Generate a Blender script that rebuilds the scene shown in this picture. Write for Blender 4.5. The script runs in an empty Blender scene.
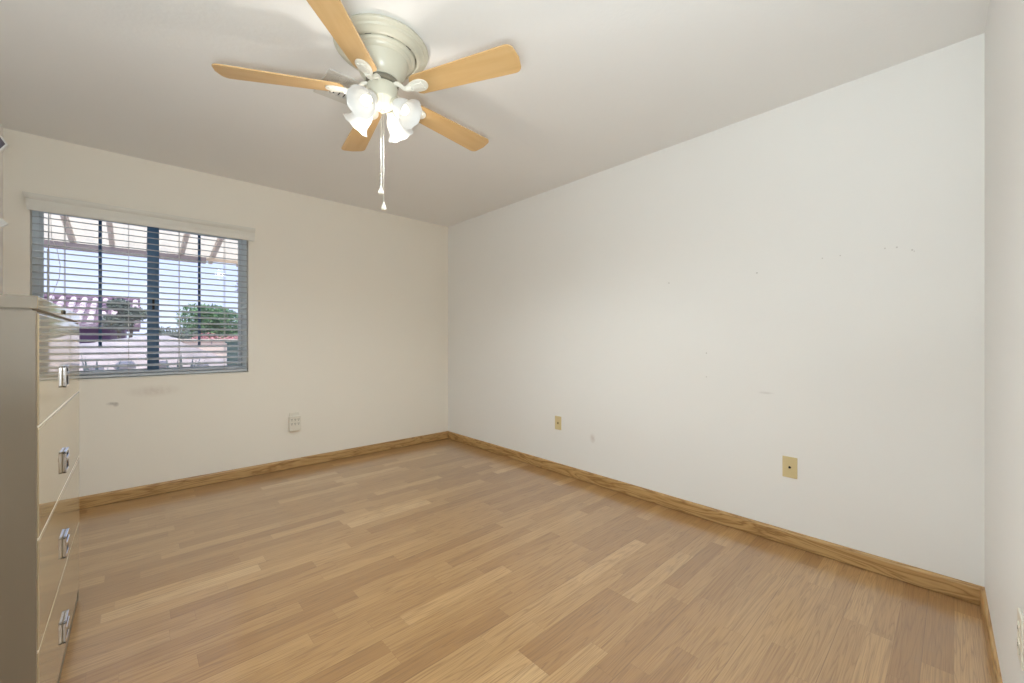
import bpy, bmesh, math, random
from mathutils import Vector, Matrix
random.seed(7)
SC = bpy.context.scene
COL = SC.collection
PI = math.pi

# ------------------------------------------------------------------ camera
CAM_H = 1.133
F_PX = 408.9
cam_d = bpy.data.cameras.new('camera')
cam = bpy.data.objects.new('camera', cam_d)
COL.objects.link(cam)
cam_d.sensor_width = 36.0
cam_d.lens = 36.0 * F_PX / 1024.0
cam_d.shift_y = -1.5 / 1024.0
cam_d.clip_start = 0.02
cam_d.clip_end = 400
cam.location = (0, 0, CAM_H)
cam.rotation_euler = (PI / 2, 0, -math.atan2(0.6774, 0.7355))
SC.camera = cam

# ------------------------------------------------------------------ world / sun / lights / exposure
SC.view_settings.view_transform = 'Standard'
SC.view_settings.look = 'None'
SC.view_settings.exposure = 0.04
SC.view_settings.gamma = 1.0
SC.view_settings.use_curve_mapping = False
SC.cycles.use_denoising = True
SC.cycles.max_bounces = 14
SC.cycles.diffuse_bounces = 8
SC.cycles.transparent_max_bounces = 16
SC.cycles.sample_clamp_indirect = 6.0

SKY_STRENGTH = 1.45
FAN_W = 4.0
HALL_W = 3.0
BOUNCE_W = 45.0
FAN_DOWN_W = 55.0
SUN_W = 4.6
w = bpy.data.worlds.new('sky')
SC.world = w
w.use_nodes = True
nt = w.node_tree
nt.nodes.clear()
wo = nt.nodes.new('ShaderNodeOutputWorld')
bg = nt.nodes.new('ShaderNodeBackground')
tc = nt.nodes.new('ShaderNodeTexCoord')
sp = nt.nodes.new('ShaderNodeSeparateXYZ')
cr = nt.nodes.new('ShaderNodeValToRGB')
nt.links.new(tc.outputs['Generated'], sp.inputs[0])
nt.links.new(sp.outputs['Z'], cr.inputs[0])
cr.color_ramp.elements[0].position = 0.0
cr.color_ramp.elements[0].color = (0.72, 0.77, 0.98, 1)
cr.color_ramp.elements[1].position = 0.5
cr.color_ramp.elements[1].color = (0.42, 0.60, 0.95, 1)
nt.links.new(cr.outputs[0], bg.inputs[0])
bg.inputs[1].default_value = SKY_STRENGTH
nt.links.new(bg.outputs[0], wo.inputs[0])


def light(name, kind, loc, energy, color=(1, 1, 1), rot=(0, 0, 0), size=None, sizey=None):
    d = bpy.data.lights.new(name, kind)
    d.energy = energy
    d.color = color
    if kind == 'AREA':
        d.shape = 'RECTANGLE'
        d.size = size
        d.size_y = sizey or size
    elif kind == 'POINT':
        d.shadow_soft_size = size
    elif kind == 'SUN':
        d.angle = size
    o = bpy.data.objects.new(name, d)
    COL.objects.link(o)
    o.location = loc
    o.rotation_euler = rot
    return o


# sun stands high behind the house and lights the yard side that faces the window
light('sun', 'SUN', (0, 0, 10), SUN_W, (1.0, 0.93, 0.84), (math.radians(30), 0, math.radians(-25)), math.radians(0.6))
light('hall_fill', 'AREA', (0.05, -0.80, 2.40), HALL_W, (1.0, 0.97, 0.93), (0, 0, 0), 0.5)  # added weak fill in the assumed hallway, no fitting known there


# added fill light: unseen source beside the camera, aimed up at the ceiling
light('bounce_fill', 'AREA', (-0.10, 0.0, 0.95), BOUNCE_W, (0.84, 0.95, 1.0), (PI, 0, 0), 0.35)



# ------------------------------------------------------------------ materials
def new_mat(name):
    m = bpy.data.materials.new(name)
    m.use_nodes = True
    n = m.node_tree
    b = n.nodes.get('Principled BSDF')
    return m, n, b


def s2l(c):
    return tuple(((x / 255) / 12.92 if x / 255 <= 0.04045 else ((x / 255 + 0.055) / 1.055) ** 2.4) for x in c) + (1,)


def plain(name, col, rough=0.5, metal=0.0, spec=0.5, bump=0.0, bscale=200, var=0.0, vscale=8, emit=None, es=0, coat=0):
    m, n, b = new_mat(name)
    b.inputs['Base Color'].default_value = s2l(col)
    b.inputs['Roughness'].default_value = rough
    b.inputs['Metallic'].default_value = metal
    b.inputs['Specular IOR Level'].default_value = spec
    b.inputs['Coat Weight'].default_value = coat
    t = n.nodes.new('ShaderNodeTexCoord')
    if var > 0:
        no = n.nodes.new('ShaderNodeTexNoise')
        no.inputs['Scale'].default_value = vscale
        no.inputs['Detail'].default_value = 4
        n.links.new(t.outputs['Object'], no.inputs['Vector'])
        mr = n.nodes.new('ShaderNodeMapRange')
        mr.inputs[3].default_value = 1 - var
        mr.inputs[4].default_value = 1 + var
        n.links.new(no.outputs['Fac'], mr.inputs[0])
        mx = n.nodes.new('ShaderNodeMix')
        mx.data_type = 'RGBA'
        mx.blend_type = 'MULTIPLY'
        mx.inputs[0].default_value = 1
        mx.inputs[6].default_value = s2l(col)
        cb = n.nodes.new('ShaderNodeCombineXYZ')
        for i in range(3):
            n.links.new(mr.outputs[0], cb.inputs[i])
        n.links.new(cb.outputs[0], mx.inputs[7])
        n.links.new(mx.outputs[2], b.inputs['Base Color'])
    if bump > 0:
        no = n.nodes.new('ShaderNodeTexNoise')
        no.inputs['Scale'].default_value = bscale
        no.inputs['Detail'].default_value = 3
        n.links.new(t.outputs['Object'], no.inputs['Vector'])
        bp = n.nodes.new('ShaderNodeBump')
        bp.inputs['Strength'].default_value = bump
        bp.inputs['Distance'].default_value = 0.002
        n.links.new(no.outputs['Fac'], bp.inputs['Height'])
        n.links.new(bp.outputs[0], b.inputs['Normal'])
    if emit:
        b.inputs['Emission Color'].default_value = s2l(emit)
        b.inputs['Emission Strength'].default_value = es
    return m


def math_n(n, op, a, b=None, c=None):
    x = n.nodes.new('ShaderNodeMath')
    x.operation = op
    for i, v in enumerate((a, b, c)):
        if v is None:
            continue
        if isinstance(v, (int, float)):
            x.inputs[i].default_value = v
        else:
            n.links.new(v, x.inputs[i])
    return x.outputs[0]


def ramp(n, fac, stops):
    r = n.nodes.new('ShaderNodeValToRGB')
    while len(r.color_ramp.elements) < len(stops):
        r.color_ramp.elements.new(0.5)
    for e, (p, c) in zip(r.color_ramp.elements, stops):
        e.position = p
        e.color = s2l(c)
    n.links.new(fac, r.inputs[0])
    return r.outputs[0]


def mixc(n, fac, a, b, mode='MIX'):
    x = n.nodes.new('ShaderNodeMix')
    x.data_type = 'RGBA'
    x.blend_type = mode
    for i, v in ((0, fac), (6, a), (7, b)):
        if isinstance(v, (int, float)):
            x.inputs[i].default_value = v
        elif isinstance(v, tuple):
            x.inputs[i].default_value = v
        else:
            n.links.new(v, x.inputs[i])
    return x.outputs[2]


def wall_paint(name, col, marks=(), bump=0.12, bscale=90):
    """painted drywall; marks = (x, y, z, radius, stretch_z, colour, strength): nail holes, scuffs"""
    m, n, b = new_mat(name)
    g = n.nodes.new('ShaderNodeNewGeometry')
    pos = g.outputs['Position']
    no = n.nodes.new('ShaderNodeTexNoise')
    no.inputs['Scale'].default_value = 1.3
    no.inputs['Detail'].default_value = 3
    n.links.new(pos, no.inputs['Vector'])
    base = tuple(s2l(col))
    lo = tuple(v * 0.965 for v in base[:3]) + (1,)
    c = mixc(n, no.outputs['Fac'], lo, base)
    wob = n.nodes.new('ShaderNodeTexNoise')
    wob.inputs['Scale'].default_value = 40
    n.links.new(pos, wob.inputs['Vector'])
    for (x, y, z, r, sz, mc, st) in marks:
        s = n.nodes.new('ShaderNodeVectorMath')
        s.operation = 'SUBTRACT'
        n.links.new(pos, s.inputs[0])
        s.inputs[1].default_value = (x, y, z)
        s2 = n.nodes.new('ShaderNodeVectorMath')
        s2.operation = 'MULTIPLY'
        n.links.new(s.outputs[0], s2.inputs[0])
        s2.inputs[1].default_value = (1, 1, sz)
        ln = n.nodes.new('ShaderNodeVectorMath')
        ln.operation = 'LENGTH'
        n.links.new(s2.outputs[0], ln.inputs[0])
        q = math_n(n, 'DIVIDE', ln.outputs['Value'], r)
        q = math_n(n, 'SUBTRACT', 1.0, q)
        q = math_n(n, 'MULTIPLY', q, math_n(n, 'MULTIPLY', wob.outputs['Fac'], 2 * st))
        x1 = n.nodes.new('ShaderNodeClamp')
        n.links.new(q, x1.inputs[0])
        x1.inputs[2].default_value = st
        c = mixc(n, x1.outputs[0], c, s2l(mc))
    n.links.new(c, b.inputs['Base Color'])
    b.inputs['Roughness'].default_value = 0.55
    b.inputs['Specular IOR Level'].default_value = 0.3
    nb = n.nodes.new('ShaderNodeTexNoise')
    nb.inputs['Scale'].default_value = bscale
    nb.inputs['Detail'].default_value = 2
    n.links.new(pos, nb.inputs['Vector'])
    bp = n.nodes.new('ShaderNodeBump')
    bp.inputs['Strength'].default_value = bump
    bp.inputs['Distance'].default_value = 0.002
    n.links.new(nb.outputs['Fac'], bp.inputs['Height'])
    n.links.new(bp.outputs[0], b.inputs['Normal'])
    return m


def floor_mat():
    m, n, b = new_mat('laminate_floor')
    g = n.nodes.new('ShaderNodeNewGeometry')
    s = n.nodes.new('ShaderNodeSeparateXYZ')
    n.links.new(g.outputs['Position'], s.inputs[0])
    X, Y = s.outputs[0], s.outputs[1]
    RW = 0.077
    yr = math_n(n, 'DIVIDE', math_n(n, 'ADD', Y, 5.0), RW)
    row = math_n(n, 'FLOOR', yr)
    fy = math_n(n, 'FRACT', yr)
    wn = n.nodes.new('ShaderNodeTexWhiteNoise')
    wn.noise_dimensions = '1D'
    n.links.new(row, wn.inputs['W'])
    off = math_n(n, 'MULTIPLY', wn.outputs['Value'], 7.0)
    xr = math_n(n, 'DIVIDE', math_n(n, 'ADD', math_n(n, 'ADD', X, 5.0), off), 0.56)
    col = math_n(n, 'FLOOR', xr)
    fx = math_n(n, 'FRACT', xr)
    cb = n.nodes.new('ShaderNodeCombineXYZ')
    n.links.new(row, cb.inputs[0])
    n.links.new(col, cb.inputs[1])
    wn2 = n.nodes.new('ShaderNodeTexWhiteNoise')
    wn2.noise_dimensions = '3D'
    n.links.new(cb.outputs[0], wn2.inputs['Vector'])
    rnd = wn2.outputs['Value']
    tone = ramp(n, rnd, [(0.0, (158, 117, 70)), (0.3, (170, 129, 80)), (0.75, (182, 142, 91)), (0.93, (195, 156, 105)), (1.0, (204, 168, 119))])
    # grain
    gv = n.nodes.new('ShaderNodeCombineXYZ')
    n.links.new(math_n(n, 'ADD', math_n(n, 'MULTIPLY', X, 0.9), math_n(n, 'MULTIPLY', rnd, 53.0)), gv.inputs[0])
    n.links.new(math_n(n, 'MULTIPLY', Y, 19.0), gv.inputs[1])
    n.links.new(math_n(n, 'MULTIPLY', rnd, 91.0), gv.inputs[2])
    wv = n.nodes.new('ShaderNodeTexNoise')
    wv.inputs['Scale'].default_value = 1.3
    wv.inputs['Detail'].default_value = 2.5
    wv.inputs['Distortion'].default_value = 0.6
    n.links.new(gv.outputs[0], wv.inputs['Vector'])
    rings = math_n(n, 'FRACT', math_n(n, 'MULTIPLY', wv.outputs['Fac'], 9.0))
    tri = math_n(n, 'ABSOLUTE', math_n(n, 'SUBTRACT', math_n(n, 'MULTIPLY', rings, 2.0), 1.0))
    tri = math_n(n, 'POWER', tri, 3.2)
    fine = n.nodes.new('ShaderNodeTexNoise')
    fine.inputs['Scale'].default_value = 1.0
    fine.inputs['Detail'].default_value = 5
    fv = n.nodes.new('ShaderNodeCombineXYZ')
    n.links.new(math_n(n, 'ADD', math_n(n, 'MULTIPLY', X, 6.0), math_n(n, 'MULTIPLY', rnd, 31.0)), fv.inputs[0])
    n.links.new(math_n(n, 'MULTIPLY', Y, 330.0), fv.inputs[1])
    n.links.new(fv.outputs[0], fine.inputs['Vector'])
    c = mixc(n, math_n(n, 'MULTIPLY', tri, 0.48), tone, s2l((122, 84, 48)))
    fmask = n.nodes.new('ShaderNodeMapRange')
    fmask.inputs[1].default_value = 0.45
    fmask.inputs[2].default_value = 0.75
    fmask.inputs[4].default_value = 0.55
    n.links.new(fine.outputs['Fac'], fmask.inputs[0])
    c = mixc(n, fmask.outputs[0], c, s2l((118, 82, 48)))
    # joints: hairline between strips, clearer one at every third (board) joint
    e1 = math_n(n, 'LESS_THAN', math_n(n, 'MINIMUM', fy, math_n(n, 'SUBTRACT', 1.0, fy)), 0.010)
    e2 = math_n(n, 'LESS_THAN', fx, 0.0028)
    b3 = math_n(n, 'FRACT', math_n(n, 'DIVIDE', yr, 3.0))
    e3 = math_n(n, 'LESS_THAN', b3, 0.010)
    c = mixc(n, math_n(n, 'MULTIPLY', math_n(n, 'MAXIMUM', e1, e2), 0.25), c, s2l((105, 72, 45)))
    c = mixc(n, math_n(n, 'MULTIPLY', e3, 0.38), c, s2l((92, 62, 38)))
    n.links.new(c, b.inputs['Base Color'])
    rr = n.nodes.new('ShaderNodeMapRange')
    rr.inputs[3].default_value = 0.27
    rr.inputs[4].default_value = 0.36
    n.links.new(fine.outputs['Fac'], rr.inputs[0])
    n.links.new(rr.outputs[0], b.inputs['Roughness'])
    b.inputs['Specular IOR Level'].default_value = 0.6
    b.inputs['Coat Weight'].default_value = 1.0
    b.inputs['Coat IOR'].default_value = 1.75
    b.inputs['Coat Roughness'].default_value = 0.2
    bp = n.nodes.new('ShaderNodeBump')
    bp.inputs['Strength'].default_value = 0.08
    bp.inputs['Distance'].default_value = 0.001
    n.links.new(fine.outputs['Fac'], bp.inputs['Height'])
    n.links.new(bp.outputs[0], b.inputs['Normal'])
    return m


def wood(name, dark, mid, light_, axis=0, rough=0.4, sc=1.0, k=9.0):
    """grain running along one object axis"""
    m, n, b = new_mat(name)
    t = n.nodes.new('ShaderNodeTexCoord')
    mp = n.nodes.new('ShaderNodeMapping')
    sca = [22 * sc, 22 * sc, 22 * sc]
    sca[axis] = 2.2 * sc
    mp.inputs['Scale'].default_value = sca
    n.links.new(t.outputs['Object'], mp.inputs[0])
    no = n.nodes.new('ShaderNodeTexNoise')
    no.inputs['Scale'].default_value = 1
    no.inputs['Detail'].default_value = 3
    no.inputs['Distortion'].default_value = 0.8
    n.links.new(mp.outputs[0], no.inputs['Vector'])
    r = math_n(n, 'FRACT', math_n(n, 'MULTIPLY', no.outputs['Fac'], k))
    tri = math_n(n, 'ABSOLUTE', math_n(n, 'SUBTRACT', math_n(n, 'MULTIPLY', r, 2.0), 1.0))
    c = ramp(n, tri, [(0, light_), (0.6, mid), (1, dark)])
    n.links.new(c, b.inputs['Base Color'])
    b.inputs['Roughness'].default_value = rough
    return m


# ------------------------------------------------------------------ mesh helpers
def fin(bm, name, mat, parent=None, smooth=False, loc=None):
    me = bpy.data.meshes.new(name)
    bmesh.ops.recalc_face_normals(bm, faces=bm.faces)
    bm.to_mesh(me)
    bm.free()
    o = bpy.data.objects.new(name, me)
    COL.objects.link(o)
    mats = mat if isinstance(mat, (list, tuple)) else [mat]
    for x in mats:
        me.materials.append(x)
    if smooth:
        for p in me.polygons:
            p.use_smooth = True
        try:
            me.set_sharp_from_angle(angle=math.radians(38))
        except Exception:
            pass
    if parent:
        o.parent = parent
    if loc:
        o.location = loc
    return o


def bx(bm, x0, x1, y0, y1, z0, z1, bev=0.0, mi=0, M=None):
    x0, x1 = min(x0, x1), max(x0, x1)
    y0, y1 = min(y0, y1), max(y0, y1)
    z0, z1 = min(z0, z1), max(z0, z1)
    t = bmesh.new()
    vs = [t.verts.new((x, y, z)) for x in (x0, x1) for y in (y0, y1) for z in (z0, z1)]
    for f in ((0, 1, 3, 2), (4, 6, 7, 5), (0, 4, 5, 1), (2, 3, 7, 6), (0, 2, 6, 4), (1, 5, 7, 3)):
        t.faces.new([vs[i] for i in f])
    bmesh.ops.recalc_face_normals(t, faces=t.faces)
    if bev > 0:
        bmesh.ops.bevel(t, geom=t.edges[:], offset=bev, segments=2, affect='EDGES', profile=0.5)
    for f in t.faces:
        f.material_index = mi
    join(bm, t, M)


def join(bm, t, M=None):
    if M is not None:
        bmesh.ops.transform(t, matrix=M, verts=t.verts)
    me = bpy.data.meshes.new('tmp')
    t.to_mesh(me)
    t.free()
    bm.from_mesh(me)
    bpy.data.meshes.remove(me)


def lathe(bm, prof, seg=48, M=None, mi=0, scallop=None):
    """prof: list of (r, z); scallop(i, ang) -> extra radius for profile point i"""
    t = bmesh.new()
    rings = []
    for i, (r, z) in enumerate(prof):
        if r < 1e-6:
            rings.append([t.verts.new((0, 0, z))])
        else:
            ring = []
            for k in range(seg):
                a = 2 * PI * k / seg
                dr, dz = scallop(i, a) if scallop else (0, 0)
                ring.append(t.verts.new(((r + dr) * math.cos(a), (r + dr) * math.sin(a), z + dz)))
            rings.append(ring)
    for a, b in zip(rings[:-1], rings[1:]):
        for k in range(seg):
            k2 = (k + 1) % seg
            if len(a) == 1 and len(b) == 1:
                continue
            if len(a) == 1:
                t.faces.new((a[0], b[k], b[k2]))
            elif len(b) == 1:
                t.faces.new((a[k], b[0], a[k2]))
            else:
                t.faces.new((a[k], b[k], b[k2], a[k2]))
    for f in t.faces:
        f.material_index = mi
    join(bm, t, M)


def tube(bm, pts, r, seg=10, mi=0, M=None, cap=True):
    """round bar along points; r may be a list"""
    pts = [Vector(p) for p in pts]
    rs = r if isinstance(r, (list, tuple)) else [r] * len(pts)
    t = bmesh.new()
    rings = []
    up = Vector((0, 0, 1))
    prev = None
    for i, p in enumerate(pts):
        d = (pts[min(i + 1, len(pts) - 1)] - pts[max(i - 1, 0)]).normalized()
        if prev is None:
            ref = up if abs(d.dot(up)) < 0.95 else Vector((1, 0, 0))
            u = d.cross(ref).normalized()
        else:
            u = (prev - d * prev.dot(d)).normalized()
        prev = u
        v = d.cross(u)
        rings.append([t.verts.new(p + (u * math.cos(2 * PI * k / seg) + v * math.sin(2 * PI * k / seg)) * rs[i]) for k in range(seg)])
    for a, b in zip(rings[:-1], rings[1:]):
        for k in range(seg):
            t.faces.new((a[k], a[(k + 1) % seg], b[(k + 1) % seg], b[k]))
    if cap:
        t.faces.new(rings[0][::-1])
        t.faces.new(rings[-1])
    for f in t.faces:
        f.material_index = mi
    join(bm, t, M)


def prism(bm, poly, z0, z1, M=None, mi=0, bev=0.0):
    """poly in xy extruded along z"""
    t = bmesh.new()
    a = [t.verts.new((x, y, z0)) for x, y in poly]
    b = [t.verts.new((x, y, z1)) for x, y in poly]
    t.faces.new(a[::-1])
    t.faces.new(b)
    for i in range(len(a)):
        j = (i + 1) % len(a)
        t.faces.new((a[i], a[j], b[j], b[i]))
    bmesh.ops.recalc_face_normals(t, faces=t.faces)
    if bev:
        es = [e for e in t.edges if abs(e.verts[0].co.z - e.verts[1].co.z) < 1e-7]
        bmesh.ops.bevel(t, geom=es, offset=bev, segments=2, affect='EDGES', profile=0.5)
    for f in t.faces:
        f.material_index = mi
    join(bm, t, M)


def empty(name, loc=(0, 0, 0), parent=None):
    o = bpy.data.objects.new(name, None)
    o.empty_display_size = 0.1
    COL.objects.link(o)
    o.location = loc
    if parent:
        o.parent = parent
    return o


def tag(o, label=None, cat=None, group=None, kind=None):
    if label:
        o['label'] = label
    if cat:
        o['category'] = cat
    if group:
        o['group'] = group
    if kind:
        o['kind'] = kind
    return o


def struct(o, label, cat='structure'):
    o['kind'] = 'structure'
    o['label'] = label
    o['category'] = cat
    return o


# ------------------------------------------------------------------ room dimensions (m)
XL, XR = -0.600, 2.658          # left wall, right wall
YW = 3.978                      # window wall
ZC = 2.44
def y3(x):                      # the wall by the camera runs one degree out of square
    return -0.083 - (2.644 - x) * 0.0205
WX0, WX1, WZ0, WZ1 = -0.492, 0.690, 0.862, 2.030     # window opening
TH = 0.15

HOLE = (150, 140, 130)
right_marks = [(2.658, 1.317, 1.519, 0.0055, 1, (110, 100, 90), .7), (2.658, 0.784, 1.523, 0.0055, 1, (110, 100, 90), .7),
               (2.658, 1.07, 1.05, 0.0055, 1, (110, 100, 90), .6), (2.658, 1.07, 0.90, 0.0055, 1, (110, 100, 90), .6),
               (2.658, 0.232, 1.575, 0.004, 1, HOLE, .6), (2.658, 0.190, 1.573, 0.005, 1, HOLE, .8),
               (2.658, 0.138, 1.552, 0.005, 1, HOLE, .6), (2.658, 0.131, 1.545, 0.0035, 1, HOLE, .6),
               (2.658, 0.476, 1.563, 0.004, 1, HOLE, .6), (2.658, 0.402, 1.566, 0.004, 1, HOLE, .6),
               (2.658, 0.74, 0.83, 0.045, 5, HOLE, .25),
               (2.658, 1.945, 0.355, 0.030, .7, (160, 130, 105), .35)]
win_marks = [(0.10, 3.978, 0.760, 0.17, 3.5, (165, 140, 120), .24), (-0.12, 3.978, 0.69, 0.035, 2.5, HOLE, .7),
             (-0.10, 3.978, 0.682, 0.018, 1, HOLE, .8)]
M_WALLR = wall_paint('wall_paint_right', (240, 239, 236), right_marks)
M_WALLW = wall_paint('wall_paint_window', (241, 235, 223), win_marks)
M_WALL = wall_paint('wall_paint', (241, 241, 240))
M_CEIL = wall_paint('ceiling_paint', (238, 237, 235), bump=0.3, bscale=60)
M_FLOOR = floor_mat()
M_OAKX = wood('oak_trim', (146, 108, 62), (180, 142, 90), (192, 156, 104), 0, 0.42, 0.8, 7.0)
M_OAKY = wood('oak_trim_long', (146, 108, 62), (180, 142, 90), (192, 156, 104), 1, 0.42, 0.8, 7.0)
M_WHITE = plain('white_gloss_paint', (226, 224, 216), 0.3)
M_STUCCO = plain('stucco', (205, 190, 172), 0.9, bump=0.5, bscale=60)
M_CREAM = plain('cream_plastic', (214, 196, 150), 0.35)
M_WPLAST = plain('white_plastic', (228, 222, 208), 0.35)
M_DARK = plain('dark_hole', (22, 18, 14), 0.7)
M_GREYD = plain('duct_dark', (30, 30, 30), 0.9)
M_CHROME = plain('chrome', (214, 214, 218), 0.12, 1.0)

# floor
bm = bmesh.new()
bx(bm, XL - TH, XR + TH, -1.55, YW + TH, -0.12, 0)
struct(fin(bm, 'floor', M_FLOOR), 'oak-look laminate strip floor across the whole room', 'floor')
# ceiling
bm = bmesh.new()
bx(bm, XL - TH, XR + TH, -1.55, YW + TH, ZC, ZC + 0.12)
struct(fin(bm, 'ceiling', M_CEIL), 'flat off-white painted ceiling above the fan', 'ceiling')
# walls
bm = bmesh.new()
bx(bm, XL - TH, WX0, YW, YW + TH, 0, ZC)
bx(bm, WX1, XR + TH, YW, YW + TH, 0, ZC)
bx(bm, WX0, WX1, YW, YW + TH, 0, WZ0)
bx(bm, WX0, WX1, YW, YW + TH, WZ1, ZC)
struct(fin(bm, 'wall_back', M_WALLW), 'cream white wall with the window, scuffed under the sill', 'wall')
bm = bmesh.new()
bx(bm, XR, XR + TH, -0.3, YW, 0, ZC)
struct(fin(bm, 'wall_right', M_WALLR), 'long blank off-white wall on the right with small nail holes', 'wall')
bm = bmesh.new()
bx(bm, XL - TH, XL, -1.55, YW, 0, ZC)
struct(fin(bm, 'wall_left', M_WALL), 'white wall behind the filing cabinet, seen edge on', 'wall')
# wall beside the camera, with the doorway the camera looks in from
DX0, DX1, DZ = -0.42, 0.42, 2.05
bm = bmesh.new()
def seg3(xa, xb, z0, z1):
    prism(bm, [(xa, y3(xa)), (xb, y3(xb)), (xb, y3(xb) - 0.12), (xa, y3(xa) - 0.12)], z0, z1)
seg3(XL, DX0, 0, ZC)
seg3(DX1, XR, 0, ZC)
seg3(DX0, DX1, DZ, ZC)
struct(fin(bm, 'wall_front', M_WALL), 'white wall at the right edge with a light plate low down', 'wall')
bm = bmesh.new()
bx(bm, XL, XR + TH, -1.55, -1.45, 0, ZC)
bx(bm, 1.30, 1.40, -1.45, -0.25, 0, ZC)
struct(fin(bm, 'wall_hall', M_WALL), 'white hallway wall beyond the doorway', 'wall')


# baseboards: slim oak, eased top edge
BBH, BBT = 0.082, 0.013
def base_prof():
    return [(0, 0.003), (BBT, 0.003), (BBT, BBH - 0.012), (BBT - 0.004, BBH - 0.003), (BBT - 0.008, BBH), (0, BBH)]
def baseboard(name, p0, p1, nrm, mat, label, m0=0, m1=0):
    """p0->p1 floor points along the wall; nrm into the room; m0/m1 mitre"""
    p0, p1, nv = Vector((*p0, 0)), Vector((*p1, 0)), Vector((*nrm, 0)).normalized()
    d = (p1 - p0).normalized()
    b = bmesh.new()
    A = [b.verts.new(p0 + nv * t + d * (t * m0) + Vector((0, 0, z))) for t, z in base_prof()]
    B = [b.verts.new(p1 + nv * t - d * (t * m1) + Vector((0, 0, z))) for t, z in base_prof()]
    b.faces.new(A[::-1])
    b.faces.new(B)
    for i in range(len(A)):
        j = (i + 1) % len(A)
        b.faces.new((A[i], A[j], B[j], B[i]))
    return struct(fin(b, name, mat), label, 'baseboard')
baseboard('baseboard_back', (XL, YW), (XR, YW), (0, -1), M_OAKX, 'oak baseboard under the window wall', 1, 1)
baseboard('baseboard_right', (XR, YW), (XR, y3(XR)), (-1, 0), M_OAKY, 'oak baseboard along the long right wall', 1, 1)
baseboard('baseboard_left', (XL, YW), (XL, y3(XL)), (1, 0), M_OAKY, 'oak baseboard behind the filing cabinet', 1, 0)
baseboard('baseboard_front', (XR, y3(XR)), (DX1, y3(DX1)), (0, 1), M_OAKX, 'short oak baseboard at the right edge', 1, 0)

# ------------------------------------------------------------------ window (aluminium slider)
M_FRAME = plain('window_aluminium', (226, 234, 240), 0.35)
M_STILE_SHADE = plain('meeting_stile_shaded', (88, 128, 168), 0.35)  # white frame metal with its backlit shade put into the colour
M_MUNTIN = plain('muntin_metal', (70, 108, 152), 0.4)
def glass_mat():
    m, n, b = new_mat('window_glass')
    n.nodes.remove(b)
    out = n.nodes.get('Material Output')
    tr = n.nodes.new('ShaderNodeBsdfTransparent')
    tr.inputs[0].default_value = (0.95, 0.97, 0.98, 1)
    gl = n.nodes.new('ShaderNodeBsdfGlossy')
    gl.inputs['Roughness'].default_value = 0.02
    fr = n.nodes.new('ShaderNodeFresnel')
    fr.inputs[0].default_value = 1.45
    mx = n.nodes.new('ShaderNodeMixShader')
    n.links.new(fr.outputs[0], mx.inputs[0])
    n.links.new(tr.outputs[0], mx.inputs[1])
    n.links.new(gl.outputs[0], mx.inputs[2])
    n.links.new(mx.outputs[0], out.inputs[0])
    return m
M_GLASS = glass_mat()
win = struct(empty('window_1', (0.1, YW + 0.09, WZ0)), 'two-pane sliding window with white aluminium frame', 'window')
def wl(b):      # window-local transform
    bmesh.ops.translate(b, vec=Vector((-0.1, -(YW + 0.09), -WZ0)), verts=b.verts)
    return b
FY0, FY1 = YW + 0.075, YW + 0.135
bm = bmesh.new()
fw = 0.032
bx(bm, WX0, WX0 + fw, FY0, FY1, WZ0, WZ1, 0.002)
bx(bm, WX1 - fw, WX1, FY0, FY1, WZ0, WZ1, 0.002)
bx(bm, WX0 + fw + 0.0002, WX1 - fw - 0.0002, FY0, FY1, WZ0, WZ0 + 0.035, 0.001)
bx(bm, WX0 + fw + 0.0002, WX1 - fw - 0.0002, FY0, FY1, WZ1 - 0.035, WZ1, 0.001)
fin(wl(bm), 'window_frame', M_FRAME, win)
def sash(x0, x1, y0, label):
    b = bmesh.new()
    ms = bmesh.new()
    s, t = 0.030, 0.022
    z0, z1 = WZ0 + 0.03, WZ1 - 0.03
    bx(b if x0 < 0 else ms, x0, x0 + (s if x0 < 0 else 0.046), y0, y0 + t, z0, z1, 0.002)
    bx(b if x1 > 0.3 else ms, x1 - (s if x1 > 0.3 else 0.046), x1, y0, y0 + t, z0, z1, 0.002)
    xa, xb = (x0 + s + 0.0002 if x0 < 0 else x0 + 0.0465), (x1 - s - 0.0002 if x1 > 0.3 else x1 - 0.0465)
    bx(b, xa, xb, y0, y0 + t, z0, z0 + s, 0.002)
    bx(b, xa, xb, y0, y0 + t, z1 - s, z1, 0.002)
    so = fin(wl(b), 'sash', M_FRAME, win)
    fin(wl(ms), 'meeting_stile', M_STILE_SHADE, so)
    b = bmesh.new()
    bx(b, x0 + s - 0.003, x1 - s + 0.003, y0 + 0.009, y0 + 0.013, z0 + s - 0.003, z1 - s + 0.003)
    fin(wl(b), 'glass_pane', M_GLASS, so)
    xm = (x0 + x1) / 2
    b = bmesh.new()
    bx(b, xm - 0.009, xm + 0.009, y0 + 0.015, y0 + 0.021, 1.09, z1 - s + 0.002, 0.001)
    bx(b, xm - 0.006, xm + 0.006, y0 + 0.013, y0 + 0.015, 1.11, z1 - s)
    fin(wl(b), 'muntin', M_MUNTIN, so)
    return so
sash(WX0 + 0.018, 0.110, FY0 + 0.006, 'left')
sash(0.086, WX1 - 0.024, FY0 + 0.032, 'right')
bm = bmesh.new()
bx(bm, 0.092, 0.106, FY0 - 0.008, FY0 + 0.006, 1.36, 1.44, 0.003)
bx(bm, 0.095, 0.103, FY0 - 0.016, FY0 - 0.006, 1.39, 1.41, 0.002)
fin(wl(bm), 'latch', plain('latch_black', (28, 30, 34), 0.4), win)
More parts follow.
